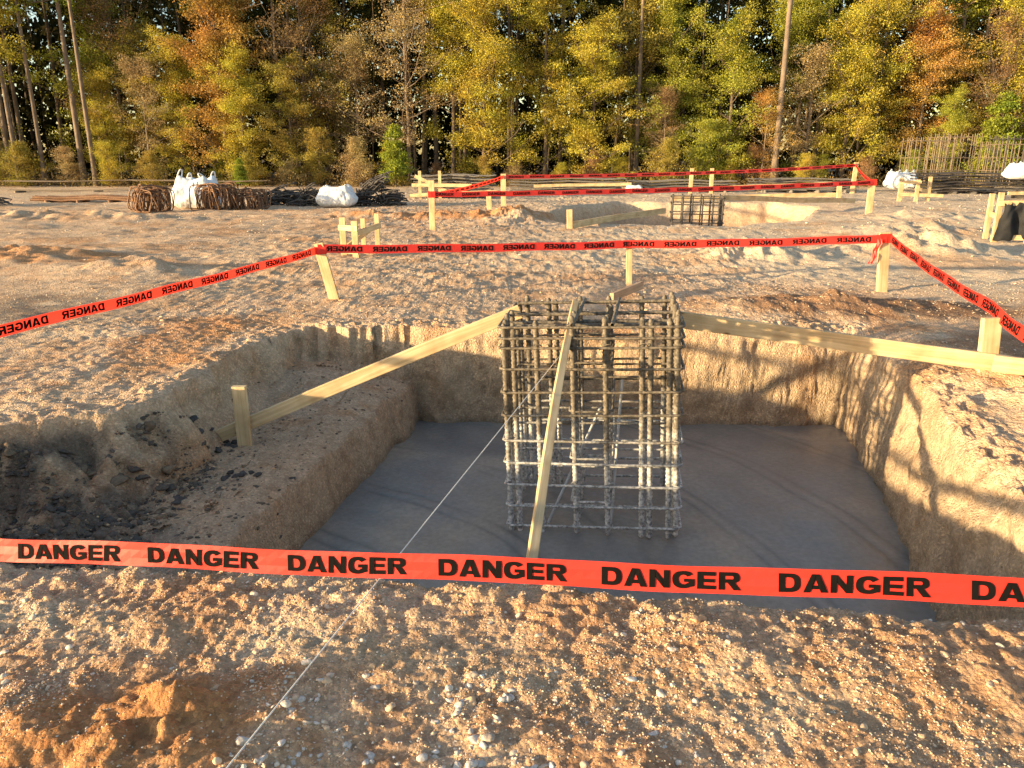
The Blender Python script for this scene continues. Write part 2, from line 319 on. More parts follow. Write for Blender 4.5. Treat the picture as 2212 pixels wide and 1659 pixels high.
def soilcol(x,y,z,s1,p1,p2,ledge,leftrub,s3):
    c=np.broadcast_to(A,x.shape+(3,)).copy()
    n=fbm(x*.55+4,y*.8,4); n2=fbm(x*1.9,y*1.9+7,4); n3=fbm(x*6,y*6,3)
    c=mixv(c,B,ss(.0,.45,n)*.7); c=mixv(c,B,ss(.1,.5,n2)*.5)
    c=mixv(c,W,ss(.15,.55,-n2)*.35)
    c=mixv(c,C,ss(.1,.6,n3+n*.6)*.3)
    c=mixv(c,B*np.array((1.1,.95,.85)),ss(.1,.45,fbm(x*1.3+60,y*1.6,2))*(y<3)*.5)
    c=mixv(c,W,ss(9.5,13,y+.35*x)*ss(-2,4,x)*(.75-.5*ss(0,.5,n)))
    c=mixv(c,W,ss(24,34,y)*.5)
    c=mixv(c,C,ss(.12,.7,gauss(x,y,-1.08,1.84,.40,.30)+.35*n3)*.8)
    c=mixv(c,C,ss(.35,.8,gauss(x,y,-3.0,6.8,.6,1.6)+.4*n2)*.6)
    c=mixv(c,C,ss(.45,.8,gauss(x,y,-8,12.5,3,1.2)+.3*n2)*.7)
    c=mixv(c,C,ss(.5,.9,gauss(x,y,-1,22,6,2)+.4*n2)*.8)
    c=mixv(c,DB,ss(.3,.7,gauss(x,y,3.9,8.3,2.0,.75)+.25*n2)*.85)
    c=mixv(c,DB,ss(.3,.7,gauss(x,y,4.4,6.2,.8,1.2)+.3*n2)*.7)
    c=mixv(c,D*2.0,ss(.45,.8,gauss(x,y,-5.6,8.2,2.2,1.6)+.5*n2)*.5)
    ins=(s1>0)
    wall=np.clip(-z*6,0,1)*ss(-.05,.03,s1)
    wc=mixv(np.broadcast_to(G,x.shape+(3,)).copy(),np.array((.64,.46,.30)),ss(-.5,-.2,z+.1*n3))
    wc=mixv(wc,B*1.0,ss(.1,.6,n2)*.5)
    wc=mixv(wc,G*.7,ss(.2,.8,np.sin(z*38+3*n2)+.6*n3)*.3)
    c=mixv(c,wc,wall)
    lc=mixv(np.broadcast_to(np.array((.60,.40,.26)),x.shape+(3,)).copy(),D*3.0,ss(.0,.7,n2+.4*(4.6-y))*.6)
    lc=mixv(lc,C,ss(.15,.5,-n2)*.45)
    c=mixv(c,lc,ledge*np.clip(p1*1.2-.3,0,1))
    c=mixv(c,D*1.4,leftrub*ss(.05,.3,p1)*ss(-.5,.5,n2+.3+.6*n3)*.85)
    c=mixv(c,D*1.8,ss(-.86,-.95,z)*ins*.5)
    c=mixv(c,np.array((.5,.32,.2)),ss(0,.4,s3)*.8)
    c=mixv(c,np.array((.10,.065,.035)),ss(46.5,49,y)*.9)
    return np.clip(c,0.01,.8)
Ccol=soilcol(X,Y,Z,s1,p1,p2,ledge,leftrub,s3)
ny,nx=X.shape
idx=np.arange(nx*ny).reshape(ny,nx)
F=np.stack([idx[:-1,:-1],idx[:-1,1:],idx[1:,1:],idx[1:,:-1]],-1).reshape(-1,4)
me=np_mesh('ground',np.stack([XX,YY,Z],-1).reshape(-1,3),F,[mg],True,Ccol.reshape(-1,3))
g=mkobj('ground',me); reg(g,'tan gravelly graded soil with an excavated footing pit','ground',kind='structure')

gx,gy=np.meshgrid(np.linspace(-1.95,3.6,220),np.linspace(2.4,7.7,220))
gz=-.95+.008*fbm(gx*1.2,gy*1.2,3)+.003*fbm(gx*6,gy*6,2)
idx=np.arange(220*220).reshape(220,220); F=np.stack([idx[:-1,:-1],idx[:-1,1:],idx[1:,1:],idx[1:,:-1]],-1).reshape(-1,4)
o=mkobj('concrete_floor',np_mesh('concrete_floor',np.stack([gx,gy,gz],-1).reshape(-1,3),F,[mc],True))
reg(o,'freshly poured grey wet concrete footing in the pit bottom','concrete floor',kind='structure')

# ---------------------------------------------------------------- stones
def ico(sub):
    bm=bmesh.new(); bmesh.ops.create_icosphere(bm,subdivisions=sub,radius=1); V=np.array([v.co[:] for v in bm.verts]); F=np.array([[v.index for v in f.verts] for f in bm.faces]); bm.free(); return V,F
I1,I2,I3=ico(1),ico(2),ico(3)
def randrot(n):
    q=rng.normal(size=(n,4)); q/=np.linalg.norm(q,axis=1)[:,None]; w,x,y,z=q.T
    return np.stack([1-2*(y*y+z*z),2*(x*y-z*w),2*(x*z+y*w),2*(x*y+z*w),1-2*(x*x+z*z),2*(y*z-x*w),2*(x*z-y*w),2*(y*z+x*w),1-2*(x*x+y*y)],-1).reshape(-1,3,3)
def stones(P,R,base,col,jit=.2,flat=.65):
    V,F=base; n=len(P)
    W_=np.repeat(V[None],n,0)
    if len(V)>20:
        for k in range(9):
            nn=rng.normal(size=(n,3)); nn/=np.linalg.norm(nn,axis=1)[:,None]; dd=rng.uniform(.42,.85,(n,1))
            e=np.maximum(0,np.einsum('nvi,ni->nv',W_,nn)-dd); W_=W_-e[...,None]*nn[:,None]
        W_*=1.25
    if len(V)>100:
        off=rng.uniform(0,100,(n,1)); W_=W_*(1+.3*perlin(V[None,:,0]*1.8+off,V[None,:,1]*1.8+off,V[None,:,2]*1.8)+.15*perlin(V[None,:,0]*4+off,V[None,:,1]*4+off,V[None,:,2]*4))[...,None]
    W_=W_*rng.uniform(.6,1.25,(n,1,3))*(1+rng.uniform(-jit,jit,(n,len(V),1)))
    W_=np.einsum('nij,nvj->nvi',randrot(n),W_); W_[...,2]*=flat
    W_=W_*R[:,None,None]+P[:,None]
    FF=(F[None]+(np.arange(n)*len(V))[:,None,None]).reshape(-1,3)
    return W_.reshape(-1,3),FF,np.repeat(col,len(V),0)
def scatter(n,x0,x1,y0,y1,rmin,rmax,base,keep,pal,jit=.22,powr=2.5,sink=.1,cv=.13):
    x=rng.uniform(x0,x1,n); y=rng.uniform(y0,y1,n)
    m=np.abs(x)<(y*.72+.5); x=x[m];y=y[m]
    z,s1,s2,p1,p2,le,lr,s3=terrain(x,y,True)
    m=keep(x,y,z,s1,p2,le,lr); x=x[m];y=y[m];z=z[m]
    R=rmin+(rmax-rmin)*rng.uniform(0,1,len(x))**powr
    k=rng.integers(0,len(pal),len(x)); col=np.array(pal)[k]*rng.uniform(1-cv,1+cv,(len(x),1))
    return stones(np.stack([x,y,z+R*sink],-1),R,base,col,jit)
pal=[(.65,.48,.335),(.66,.50,.36),(.62,.42,.27),(.62,.41,.26),(.57,.37,.22),(.69,.57,.45),(.60,.41,.26),(.71,.60,.48)]
palc=[(.58,.39,.24),(.55,.35,.21),(.61,.43,.28),(.53,.32,.18)]
palg=[(.58,.52,.47),(.54,.48,.43),(.6,.54,.49),(.54,.43,.34)]
pald=[(.10,.082,.07),(.13,.10,.082),(.09,.078,.07),(.18,.13,.09),(.23,.155,.10),(.15,.115,.09)]
palw=[(.66,.56,.44),(.58,.48,.37),(.52,.41,.3)]
def dens(x,y,f=1.6,t=0.): return fbm(x*f+31,y*f,3)+rng.uniform(-.5,.5,x.shape)>t
clay=lambda x,y:(gauss(x,y,-1.08,1.84,.36,.27)<.4)&(fbm(x*1.3+60,y*1.6,2)+rng.uniform(-.25,.25,x.shape)<.28)
parts=[]
parts.append(scatter(125000,-2.6,2.6,1.1,2.95,.0018,.0052,I1,lambda x,y,z,s1,p2,le,lr:(s1<.03)&dens(x,y,1.6,-.1)&(clay(x,y)|(rng.uniform(size=x.shape)<.25)),pal,.3,1.6,-.1))
parts.append(scatter(3400,-2.6,2.6,1.15,2.9,.005,.016,I2,lambda x,y,z,s1,p2,le,lr:(s1<0)&dens(x,y,1.3,.05)&clay(x,y),pal[:2]+pal[5:],.05,2.8,-.1))
parts.append(scatter(500,-2.6,2.6,1.15,2.9,.008,.022,I3,lambda x,y,z,s1,p2,le,lr:(s1<.02)&((s1>-.35)|dens(x,y,1.1,.2)),palc,.02,2.4,-.3))
parts.append(scatter(2000,-1.2,1.2,1.15,2.1,.005,.018,I2,lambda x,y,z,s1,p2,le,lr:(gauss(x,y,-.25,1.6,.55,.42)+rng.uniform(-.35,.35,x.shape)>.4)&clay(x,y),palg,.05,2.2,-.1))
parts.append(scatter(1200,-5.5,5.5,4.2,10,.012,.042,I2,lambda x,y,z,s1,p2,le,lr:(s1<.02)&dens(x,y,.8,.25),palc,.12,2.8,-.25))
parts.append(scatter(40000,-7.5,7.5,4.2,11,.004,.013,I1,lambda x,y,z,s1,p2,le,lr:(s1<.02)&dens(x,y,.9,-.05),pal,.3,2.4,-.1))
parts.append(scatter(8000,-12,13,10,20,.008,.026,I1,lambda x,y,z,s1,p2,le,lr:dens(x,y,.5,.05),pal,.3,2.6,-.15))
parts.append(scatter(5000,-22,24,18,40,.018,.04,I1,lambda x,y,z,s1,p2,le,lr:dens(x,y,.3,.05),palw))
parts.append(scatter(9000,-3.6,3.4,2.7,7.4,.004,.018,I1,lambda x,y,z,s1,p2,le,lr:(s1>.02)&(le>.5),pal[2:5]+pald[3:],.3,2.2,0))
def joinparts(name,parts,label):
    V=[];F=[];Cc=[];n=0
    for v,f,c in parts: V.append(v);F.append(f+n);Cc.append(c);n+=len(v)
    o=mkobj(name,np_mesh(name,np.concatenate(V),np.concatenate(F),[ms],False,np.concatenate(Cc)))
    o["kind"]="stuff"; o["label"]=label; o["category"]="gravel"; return o
joinparts('gravel',parts,'loose crushed stone and clods scattered over the soil')
parts=[scatter(13000,-3.7,-1.5,3.0,5.6,.005,.022,I2,lambda x,y,z,s1,p2,le,lr:(s1>.03)&(le>.4)&(dens(x,y,2.5,-.05))&((lr>.15)|(rng.uniform(size=x.shape)<.1)),pald,.2,2.4,-.1),
 scatter(360,-3.6,-2.0,3.2,4.9,.015,.052,I3,lambda x,y,z,s1,p2,le,lr:(s1>.05)&(le>.4)&(lr>.15),pald,.05,2.2,-.25),
 scatter(520,-2.7,-1.6,4.5,6.0,.010,.042,I2,lambda x,y,z,s1,p2,le,lr:(s1>.03)&(le>.4)&((gauss(x,y,-2.22,5.35,.2,.2)>.4)|(gauss(x,y,-1.85,4.85,.12,.14)>.4)),[(.07,.065,.062),(.09,.08,.075)],.2,2)]
joinparts('rubble',parts,'dark damp broken clods on the pit ledge')["category"]="rubble"

# ---------------------------------------------------------------- lumber
def plank(name,p0,p1,w,th,mat=mw,up=(0,0,1),roll=0,point=False,warp=.004):
    p0=Vector(p0);p1=Vector(p1); L=(p1-p0).length
    bm=bmesh.new(); bmesh.ops.create_cube(bm,size=1)
    for v in bm.verts: v.co=Vector((v.co.x*L,v.co.y*th,v.co.z*w))
    ed=[e for e in bm.edges if abs((e.verts[0].co-e.verts[1].co).x)>L*.5]
    bmesh.ops.bevel(bm,geom=ed,offset=min(.004,th*.15),segments=2,affect='EDGES',profile=.5)
    le=[e for e in bm.edges if abs((e.verts[0].co-e.verts[1].co).x)>L*.5]
    bmesh.ops.subdivide_edges(bm,edges=le,cuts=8,use_grid_fill=True)
    ph=random.random()*6
    for v in bm.verts:
        v.co.y+=warp*math.sin(v.co.x*1.7+ph)*L; v.co.z+=warp*.6*math.sin(v.co.x*1.3+ph*2)*L
        if point and v.co.x<-L/2+.12: v.co.z*=max(.08,(v.co.x+L/2)/.12); v.co.y*=max(.3,(v.co.x+L/2)/.12)
    me=bpy.data.meshes.new(name); bm.to_mesh(me); bm.free(); me.materials.append(mat)
    o=mkobj(name,me,(p0+p1)/2)
    xa=(p1-p0).normalized(); u=Vector(up); ya=u.cross(xa).normalized(); za=xa.cross(ya)
    M=Matrix((xa,ya,za)).transposed()
    if roll: M=Matrix.Rotation(roll,3,xa)@M
    o.rotation_euler=M.to_euler(); return o
def gz_(x,y): return float(terrain(np.array([x]),np.array([y]))[0])
GS='wooden stakes holding danger tape'
def stake(x,y,top,w,th=.04,lean=(0,0),label='pale pine stake driven into the gravel holding red tape',depth=.25,facing=0,base=None):
    z0=gz_(x,y) if base is None else base
    up=(math.cos(facing),math.sin(facing),0)
    o=plank('wooden_stake',(x-lean[0]*.3,y-lean[1]*.3,z0-depth),(x+lean[0],y+lean[1],top),w,th,mw,up,point=True,warp=.001)
    reg(o,label,'stake',GS); return o
stake(-2.06,8.87,.66,.115,.04,(-.16,.03),'leaning pale pine stake with red tape tied on top')
stake(1.51,9.87,.60,.075,.035,(-.02,0),'narrow pale pine stake behind the rebar cage')
stake(4.60,9.5,.73,.125,.05,(-.06,0),'upright pale pine stake wrapped with knotted red tape',facing=.05)
stake(3.46,5.40,.50,.13,.05,(-.02,.02),'short stout pine stake bracing a board beside the pit')
stake(-2.02,5.45,-.02,.10,.045,(0,0),'short stubby pine stake on the pit ledge')
stake(-3.85,2.86,.55,.10,.04); stake(2.47,1.72,.6,.10,.04)
for (x,y,t,w) in [(-1.83,18,1.11,.13),(-.28,26,1.10,.17),(-.72,25.2,.62,.16),(8.1,36,1.15,.17),(9.05,36,1.15,.17),(15.9,37,1.4,.2),(9.94,21.9,1.0,.18),(12.5,30.2,.72,.18),(1.35,18.25,.45,.13)]:
    stake(x,y,t,w,.05,(random.uniform(-.04,.04),0),'pale pine stake around the distant excavation')
GB='long boards bracing the rebar cages'
def board(*a,label='long pale pine board',**k):
    o=plank('wooden_board',*a,**k); reg(o,label,'board',GB); return o
board((-2.30,5.52,-.46),(.06,5.58,.515),.100,.038,label='long pine board sloping from pit ledge to the cage')
board((1.22,5.76,.42),(3.60,5.36,.175),.125,.038,label='long pine board spanning from cage to edge stake')
board((3.42,5.28,.20),(4.6,4.85,.15),.12,.038,label='pine board continuing past the stake on the bank')
board((.03,2.80,-.26),(.44,5.38,.60),.089,.045,roll=.25,label='narrow pine board leaning from rim to cage top')
board((1.12,8.55,.10),(1.55,9.15,.14),.09,.05,mat=mwo,label='short weathered board lying on dirt behind the pit')
board((1.4,18.3,.1),(4.2,21.5,.22),.15,.05,label='pale board leaning into the distant excavation')
board((6.0,22.5,.5),(11.4,26.2,.22),.15,.05,label='pale board bracing the distant rebar cage')
board((6.0,29.8,.12),(12.5,30.3,.25),.16,.05,label='pale board along the excavation edge')

def batter(loc,stk,cross,label):
    e=empty('batter_board',loc); reg(e,label,'batter board','batter boards marking the footing lines')
    for i,(x,y,h,w) in enumerate(stk):
        o=plank('stake',(x,y,-.2),(x,y,h),w,.045,mw,(1,0,0),point=True,warp=.001); o.parent=e
    for a,c2,w in cross:
        o=plank('crosspiece',a,c2,w,.035,mw,warp=.001); o.parent=e
    return e
batter((-2.6,13.4,gz_(-2.6,13.4)),[(-.25,-.25,.66,.10),(.0,-.5,.62,.10),(.27,.1,.70,.08),(-.02,.35,.6,.08)],[((-.5,-.28,.14),(.05,-.54,.12),.09),((-.3,-.31,.5),(.06,-.56,.5),.09),((.03,-.45,.42),(.33,.06,.5),.09),((-.3,-.2,.1),(.1,.33,.4),.08)],'small pine batter board frame standing on the gravel')
batter((9.8,15.4,gz_(9.8,15.4)),[(-.45,-.3,.95,.10),(.1,-.45,1.0,.1),(.5,.1,1.05,.1),(-.2,.4,.9,.1)],[((-.55,-.35,.10),(.7,-.5,.12),.10),((-.5,-.35,.75),(.7,-.5,.78),.10),((-.42,-.25,.5),(-.15,.45,.5),.1),((.12,-.4,.85),(.55,.1,.85),.1)],'pine batter board frame with black cloth draped over it')
batter((15.4,30.2,gz_(15.4,30.2)),[(-.6,0,.85,.14),(0,-.1,.8,.14),(.55,.1,.9,.14),(-.2,.7,.8,.12)],[((-.7,-.06,.25),(1.0,-.12,.2),.12),((-.6,-.05,.7),(.1,-.14,.7),.12),((0,.04,.5),(.6,.15,.3),.12)],'pale pine batter board frame near the stacked steel')
gx,gy=np.meshgrid(np.linspace(-1,1,24),np.linspace(0,1,30))
cx_=9.62+gx*.3*(1.15-.3*gy)+.03*perlin(gx*3,gy*3); cy_=14.98+.05*np.sin(gx*5+2*gy)*(1-gy*.3)+.06*perlin(gx*2,gy*3)-.12*gy*(1-gy); cz_=.05+.70*gy+.08*perlin(gx*2+3,gy*2)+gz_(9.6,15)
idx=np.arange(24*30).reshape(30,24); F=np.stack([idx[:-1,:-1],idx[:-1,1:],idx[1:,1:],idx[1:,:-1]],-1).reshape(-1,4)
o=mkobj('cloth',np_mesh('cloth',np.stack([cx_,cy_,cz_],-1).reshape(-1,3),F,[mcloth],True)); reg(o,'black jacket-like cloth hanging on the wooden batter board','cloth')

# ---------------------------------------------------------------- tape lettering: heavy wide grotesque built as polygons
TV=[];TF=[]
def word_build():
    x0=0; s=.295; h=.225
    def poly(pts,wd): 
        o=len(TV); TV.extend([(x0+a*wd,b_) for a,b_ in pts]); TF.append(list(range(o,o+len(pts))))
    def strip(O,I,wd):
        o=len(TV); n=len(O)
        for a,b_ in zip(O,I): TV.append((x0+a[0]*wd,a[1])); TV.append((x0+b_[0]*wd,b_[1]))
        for i in range(n-1): TF.append([o+2*i,o+2*i+2,o+2*i+3,o+2*i+1])
    def se(cx,cy,rx,ry,t,p=2.4):
        c,s_=math.cos(t),math.sin(t); return (cx+rx*math.copysign(abs(c)**(2/p),c),cy+ry*math.copysign(abs(s_)**(2/p),s_))
    for L,wd in (('D',1.02),('A',1.10),('N',1.0),('G',1.08),('E',.9),('R',1.04)):
        if L=='D':
            poly([(0,0),(s,0),(s,1),(0,1)],wd)
            th=[math.pi/2-math.pi*i/18 for i in range(19)]
            strip([(s,1)]+[se(.5,.5,.5,.5,t) for t in th]+[(s,0)],[(s,1-h)]+[se(.46,.5,.54-s,.5-h,t) for t in th]+[(s,h)],wd)
        if L=='A':
            poly([(-.02,0),(.28,0),(.5,.70),(.5,1),(.33,1)],wd); poly([(1.02,0),(.67,1),(.5,1),(.5,.70),(.72,0)],wd)
            poly([(.33,.17),(.67,.17),(.61,.37),(.39,.37)],wd)
        if L=='N':
            poly([(0,0),(s,0),(s,1),(0,1)],wd); poly([(1-s,0),(1,0),(1,1),(1-s,1)],wd); poly([(s,1),(s,.55),(1-s,0),(1-s,.45)],wd)
        if L=='G':
            th=[math.radians(35)+math.radians(290)*i/30 for i in range(31)]
            strip([se(.5,.5,.5,.5,t) for t in th],[se(.5,.5,.5-s,.5-h,t) for t in th],wd)
            poly([(.52,.36),(1,.36),(1,.55),(.52,.55)],wd); poly([(1-s*.9,.08),(1,.12),(1,.36),(1-s*.9,.36)],wd)
        if L=='E':
            poly([(0,0),(s*1.1,0),(s*1.1,1),(0,1)],wd)
            for a,b_,e in ((0,h,1),(.395,.395+h*.92,.93),(1-h,1,.98)): poly([(s*1.1,a),(e,a),(e,b_),(s*1.1,b_)],wd)
        if L=='R':
            poly([(0,0),(s,0),(s,1),(0,1)],wd)
            th=[math.pi/2-math.pi*i/14 for i in range(15)]
            strip([(s,1)]+[se(.62,.71,.34,.29,t) for t in th]+[(s,.42)],[(s,1-h*.9)]+[se(.60,.71,.37-s,.29-h*.9,t) for t in th]+[(s,.42+h*.9)],wd)
            poly([(.40,.43),(.72,.46),(1.03,0),(.69,0)],wd)
        x0+=wd+.12
word_build()
TV=np.array(TV,float); TV[:,0]-=TV[:,0].min(); TV[:,0]/=TV[:,0].max()
def tape(pts,w,label,s0=0.,mirror=False,period=.52,word=.40,lh=.68,tilt=(0,.15,1),wrap=None,sag=.02,twist=.08):
    P=np.array(pts,float); seg=np.linalg.norm(np.diff(P,axis=0),axis=1); cum=np.concatenate([[0],np.cumsum(seg)]); L=cum[-1]
    def path(s):
        s=np.asarray(s,float); q=np.stack([np.interp(s,cum,P[:,i]) for i in range(3)],-1)
        k=np.clip(np.searchsorted(cum,s,side='right')-1,0,len(seg)-1); f=(s-cum[k])/seg[k]
        q[...,2]-=sag*4*f*(1-f)*np.minimum(seg[k]/3,1)
        q[...,2]+=.004*np.sin(s*5.1+1)
        return q
    def wd(s):
        tl=np.array(tilt)[None]+np.stack([0*s,twist*np.sin(s*2.3+.5)+twist*.6*np.sin(s*6.1),0*s],-1)
        return tl/np.linalg.norm(tl,axis=1)[:,None]
    n=int(L/.04)+2; S=np.linspace(0,L,n); Q=path(S); Wd=wd(S)
    cols=[-.5,-.17,.17,.5]; V=[];
    T=(P[-1]-P[0])/np.linalg.norm(P[-1]-P[0]); Nn=np.cross(T,np.array([0,0,1.])); Nn/=np.linalg.norm(Nn)
    for c_ in cols: V.append(Q+Wd*w*c_+Nn*(.0018*np.sin(S*14+c_*5))[:,None]*w/.08)
    V=np.stack(V,1).reshape(-1,3); verts=[tuple(v) for v in V]; faces=[];mi=[]
    for i in range(n-1):
        for j in range(3): faces.append((i*4+j,(i+1)*4+j,(i+1)*4+j+1,i*4+j+1)); mi.append(0)
    k=s0
    while k<L-word:
        if k>=0:
            s=k+(1-TV[:,0])*word if mirror else k+TV[:,0]*word
            yy=(TV[:,1]-.5)*lh*w
            base=path(s)+wd(s)*yy[:,None]+Nn*(.0018*np.sin(s*14+yy/w*5))[:,None]*w/.08
            for sg in (-1,1):
                off=len(verts); verts+= [tuple(v) for v in base+sg*Nn*.0025*max(1,w/.08)]
                for f in TF: faces.append(tuple(off+i for i in f)); mi.append(1)
        k+=period
    def box(c,hx,hy,hz,rot=0):
        off=len(verts)
        for dz in (-hz,hz):
            for a,b_ in ((-hx,-hy),(hx,-hy),(hx,hy),(-hx,hy)):
                verts.append((c[0]+a*math.cos(rot)-b_*math.sin(rot),c[1]+a*math.sin(rot)+b_*math.cos(rot),c[2]+dz+.004*random.uniform(-1,1)))
        for i in range(4): faces.append((off+i,off+(i+1)%4,off+4+(i+1)%4,off+4+i)); mi.append(0)
    for wr in (wrap or []):
        box(*wr[:4],wr[4] if len(wr)>4 else 0)
        if len(wr)>5:
            for a in (-.03,.0):
                off=len(verts); c=wr[0]
                for q in range(7):
                    xx=c[0]-wr[1]+a-.014*q+.008*math.sin(q*2+a*40); zz=c[2]-q*.05
                    verts.append((xx,c[1]-wr[2]-.01,zz)); verts.append((xx+.022,c[1]-wr[2]-.02-.015*math.sin(q*1.7),zz-.01))
                for q in range(6): faces.append((off+2*q,off+2*q+1,off+2*q+3,off+2*q+2)); mi.append(0)
    me=bpy.data.meshes.new('danger_tape'); me.from_pydata(verts,[],faces); me.materials.append(mred); me.materials.append(mblk)
    me.polygons.foreach_set('material_index',mi); me.update()
    o=mkobj('danger_tape',me); reg(o,label,'danger tape','red danger tape strung around the excavations'); return o
LT='red danger tape with black lettering '
tape([(-3.85,2.86,.27),(-1.87,2.52,.23),(1.45,1.92,.42),(2.45,1.74,.48)],.084,LT+'stretched along the near pit edge',s0=.508,period=.527,word=.42,lh=.66,tilt=(0,.25,1),sag=.0,twist=.02)
tape([(-3.85,2.86,.47),(-3.33,4.9,.52),(-2.22,9.0,.575)],.082,LT+'running to a leaning stake',mirror=True,sag=.015,tilt=(0,0,1),wrap=[((-2.2,8.9,.58),.068,.03,.04)])
tape([(-2.22,8.86,.60),(1.50,9.83,.55),(4.56,9.46,.66)],.098,LT+'strung between stakes',mirror=True,s0=.1,lh=.6,sag=.015,wrap=[((4.55,9.5,.66),.07,.035,.055,0,1)])
tape([(4.60,9.46,.66),(3.56,5.62,.53),(3.33,4.9,.5),(2.47,1.72,.5)],.092,LT+'dropping toward a corner stake',mirror=True,s0=.1,sag=.03,tilt=(.15,0,1))
tape([(-1.83,17.95,.80),(9.94,21.85,.95)],.12,LT+'before the distant excavation',s0=.1,period=.62,word=.42,lh=.55,sag=.05,wrap=[((-1.83,18,.8),.08,.04,.07),((9.94,21.9,.95),.1,.04,.08)])
tape([(-1.83,18.0,.78),(-.28,26,1.0)],.11,LT+'beside the distant excavation',mirror=True,sag=.05,lh=.5)
tape([(-.28,26,1.0),(15.9,37,1.27)],.13,LT+'behind the distant excavation',mirror=True,s0=.2,period=.85,word=.6,lh=.5,sag=.1)
tape([(9.94,21.9,.95),(15.9,37,1.3)],.12,LT+'closing the excavation corner',mirror=True,sag=.08,lh=.5)

n=40; t=np.linspace(0,1,n)[:,None]; a=np.array((-1.04,.45,.09)); b_=np.array((.34,5.00,.35))
V,F=tube(a+(b_-a)*t,.0023,6); o=mkobj('string_line',np_mesh('string_line',V,F,[mstr],True)); reg(o,'thin white mason string pulled taut to the rebar cage','string line')
pk=plank('wooden_peg',(-1.04,.45,-.15),(-1.04,.43,.16),.05,.03,mw,(1,0,0),point=True,warp=0); reg(pk,'small wooden peg anchoring the white string','peg')

# ---------------------------------------------------------------- rebar cage
def ribbed(L,r,k=8,pitch=.03):
    n=int(L/(pitch/2)); z=np.linspace(0,L,n); R=np.where(np.arange(n)%2==0,r*.86,r*1.12); R[0]=R[-1]=r*.5
    return tube(np.stack([0*z,0*z,z],-1),R,k)
def hoop(x0,y0,x1,y1,r,wob=.0):
    pts=[]
    c=.03
    sg=[((x0+c,y0),(x1-c,y0)),((x1,y0+c),(x1,y1-c)),((x1-c,y1),(x0+c,y1)),((x0,y1-c),(x0,y0+c))]
    for a,b in sg:
        a=np.array(a);b=np.array(b); m=max(3,int(np.linalg.norm(b-a)/.014))
        for q in np.linspace(0,1,m): pts.append(a+(b-a)*q)
    P=np.array([(p[0],p[1],wob*math.sin(i*.1)) for i,p in enumerate(pts)])
    return tube(P,np.where(np.arange(len(P))%2==0,r*.9,r*1.1),6,close=True)
def cage(name,loc,rotz,tilt,Wd,Dp,H,nxb,nyb,rv,rh,levels,mat,label,detail=True):
    e=empty(name,loc); e.rotation_euler=(0,tilt,rotz); reg(e,label,'rebar cage','tied steel reinforcement cages')
    vm=np_mesh('vertical_bar',*(ribbed(H,rv) if detail else tube(np.array([(0,0,z) for z in np.linspace(0,H,4)]),rv,6)),[mat],True)
    pos=[(Wd*i/(nxb-1),yy) for i in range(nxb) for yy in (0,Dp)]+[(xx,Dp*j/(nyb-1)) for j in range(1,nyb-1) for xx in (0,Wd)]
    if detail: pos+=[(.06,0),(Wd-.06,0),(Wd-.06,Dp),(.06,Dp),(0,.07),(Wd,.07),(Wd,Dp-.07),(Wd*.4,.28),(Wd*.6,.28),(Wd*.4,.56),(Wd*.6,.56),(Wd*.2+.055,Dp),(Wd*.8+.05,0)]
    jt=.006 if detail else .0
    for (x,y) in pos:
        o=mkobj('vertical_bar',vm,(x+random.uniform(-.010,.010),y+random.uniform(-.008,.008),-random.uniform(.0,.06))); o.rotation_euler=(random.uniform(-jt,jt),random.uniform(-jt,jt),random.random()*6); o.parent=e
    m=rv+rh
    hm=np_mesh('tie_hoop',*hoop(-m,-m,Wd+m,Dp+m,rh,.001),[mat],True)
    for z in levels:
        o=mkobj('tie_hoop',hm,(0,0,z+random.uniform(-.008,.008))); o.rotation_euler=(random.uniform(-.006,.006),random.uniform(-.008,.008),0); o.parent=e
    if detail:
        h2=np_mesh('inner_tie_hoop',*hoop(Wd*.4-m,-.01,Wd*.6+m,Dp+.01,rh*.9,.001),[mat],True)
        h3=np_mesh('inner_tie_hoop',*hoop(.01,Dp*.33-m,Wd-.01,Dp*.67+m,rh*.9,.001),[mat],True)
        for i,z in enumerate(levels[:-2]):
            o=mkobj('inner_tie_hoop',h2 if i%2 else h3,(0,0,z+.03)); o.parent=e
    return e
ce=cage('rebar_cage',(0.0,4.98,-.96),math.radians(-8),math.radians(-2.4),1.15,.86,1.56,6,5,.0200,.0095,[.06,.21,.37,.53,.70,.87,1.04,1.21,1.34,1.41,1.48],mr,'tall square rebar cage splashed with concrete in the pit')
tmesh=np_mesh('tie_wire',*tube(np.array([(.027*math.cos(q),.033*math.sin(q),.010*math.sin(q*2)) for q in np.linspace(0,6.28,10)]),.003,5),[mr],True)
for z in [.07,.38,.71,1.05,1.36]:
    for i in range(6):
        o=mkobj('tie_wire',tmesh,(1.15*i/5,-.008,z)); o.rotation_euler=(random.uniform(-.4,.4),random.uniform(-.3,.3),random.random()); o.parent=ce
mpr=simple('pale_rod',(.5,.5,.5),.6,10)
for a,c2 in (((.25,.1,.02),(.62,.55,.75)),((.7,.15,.0),(.78,.6,.95))):
    P=np.array([np.array(a)+(np.array(c2)-np.array(a))*q for q in np.linspace(0,1,5)])
    o=mkobj('brace_rod',np_mesh('brace_rod',*tube(P,.010,8),[mpr],True)); o.parent=ce
def tb(p0,p1,r=.0125):
    p0=np.array(p0);p1=np.array(p1); L=np.linalg.norm(p1-p0); n=int(L/.014)
    P=np.array([p0+(p1-p0)*q for q in np.linspace(0,1,n)]); R=np.where(np.arange(n)%2==0,r*.88,r*1.12)
    o=mkobj('top_bar',np_mesh('top_bar',*tube(P,R,8),[mr],True)); o.parent=ce
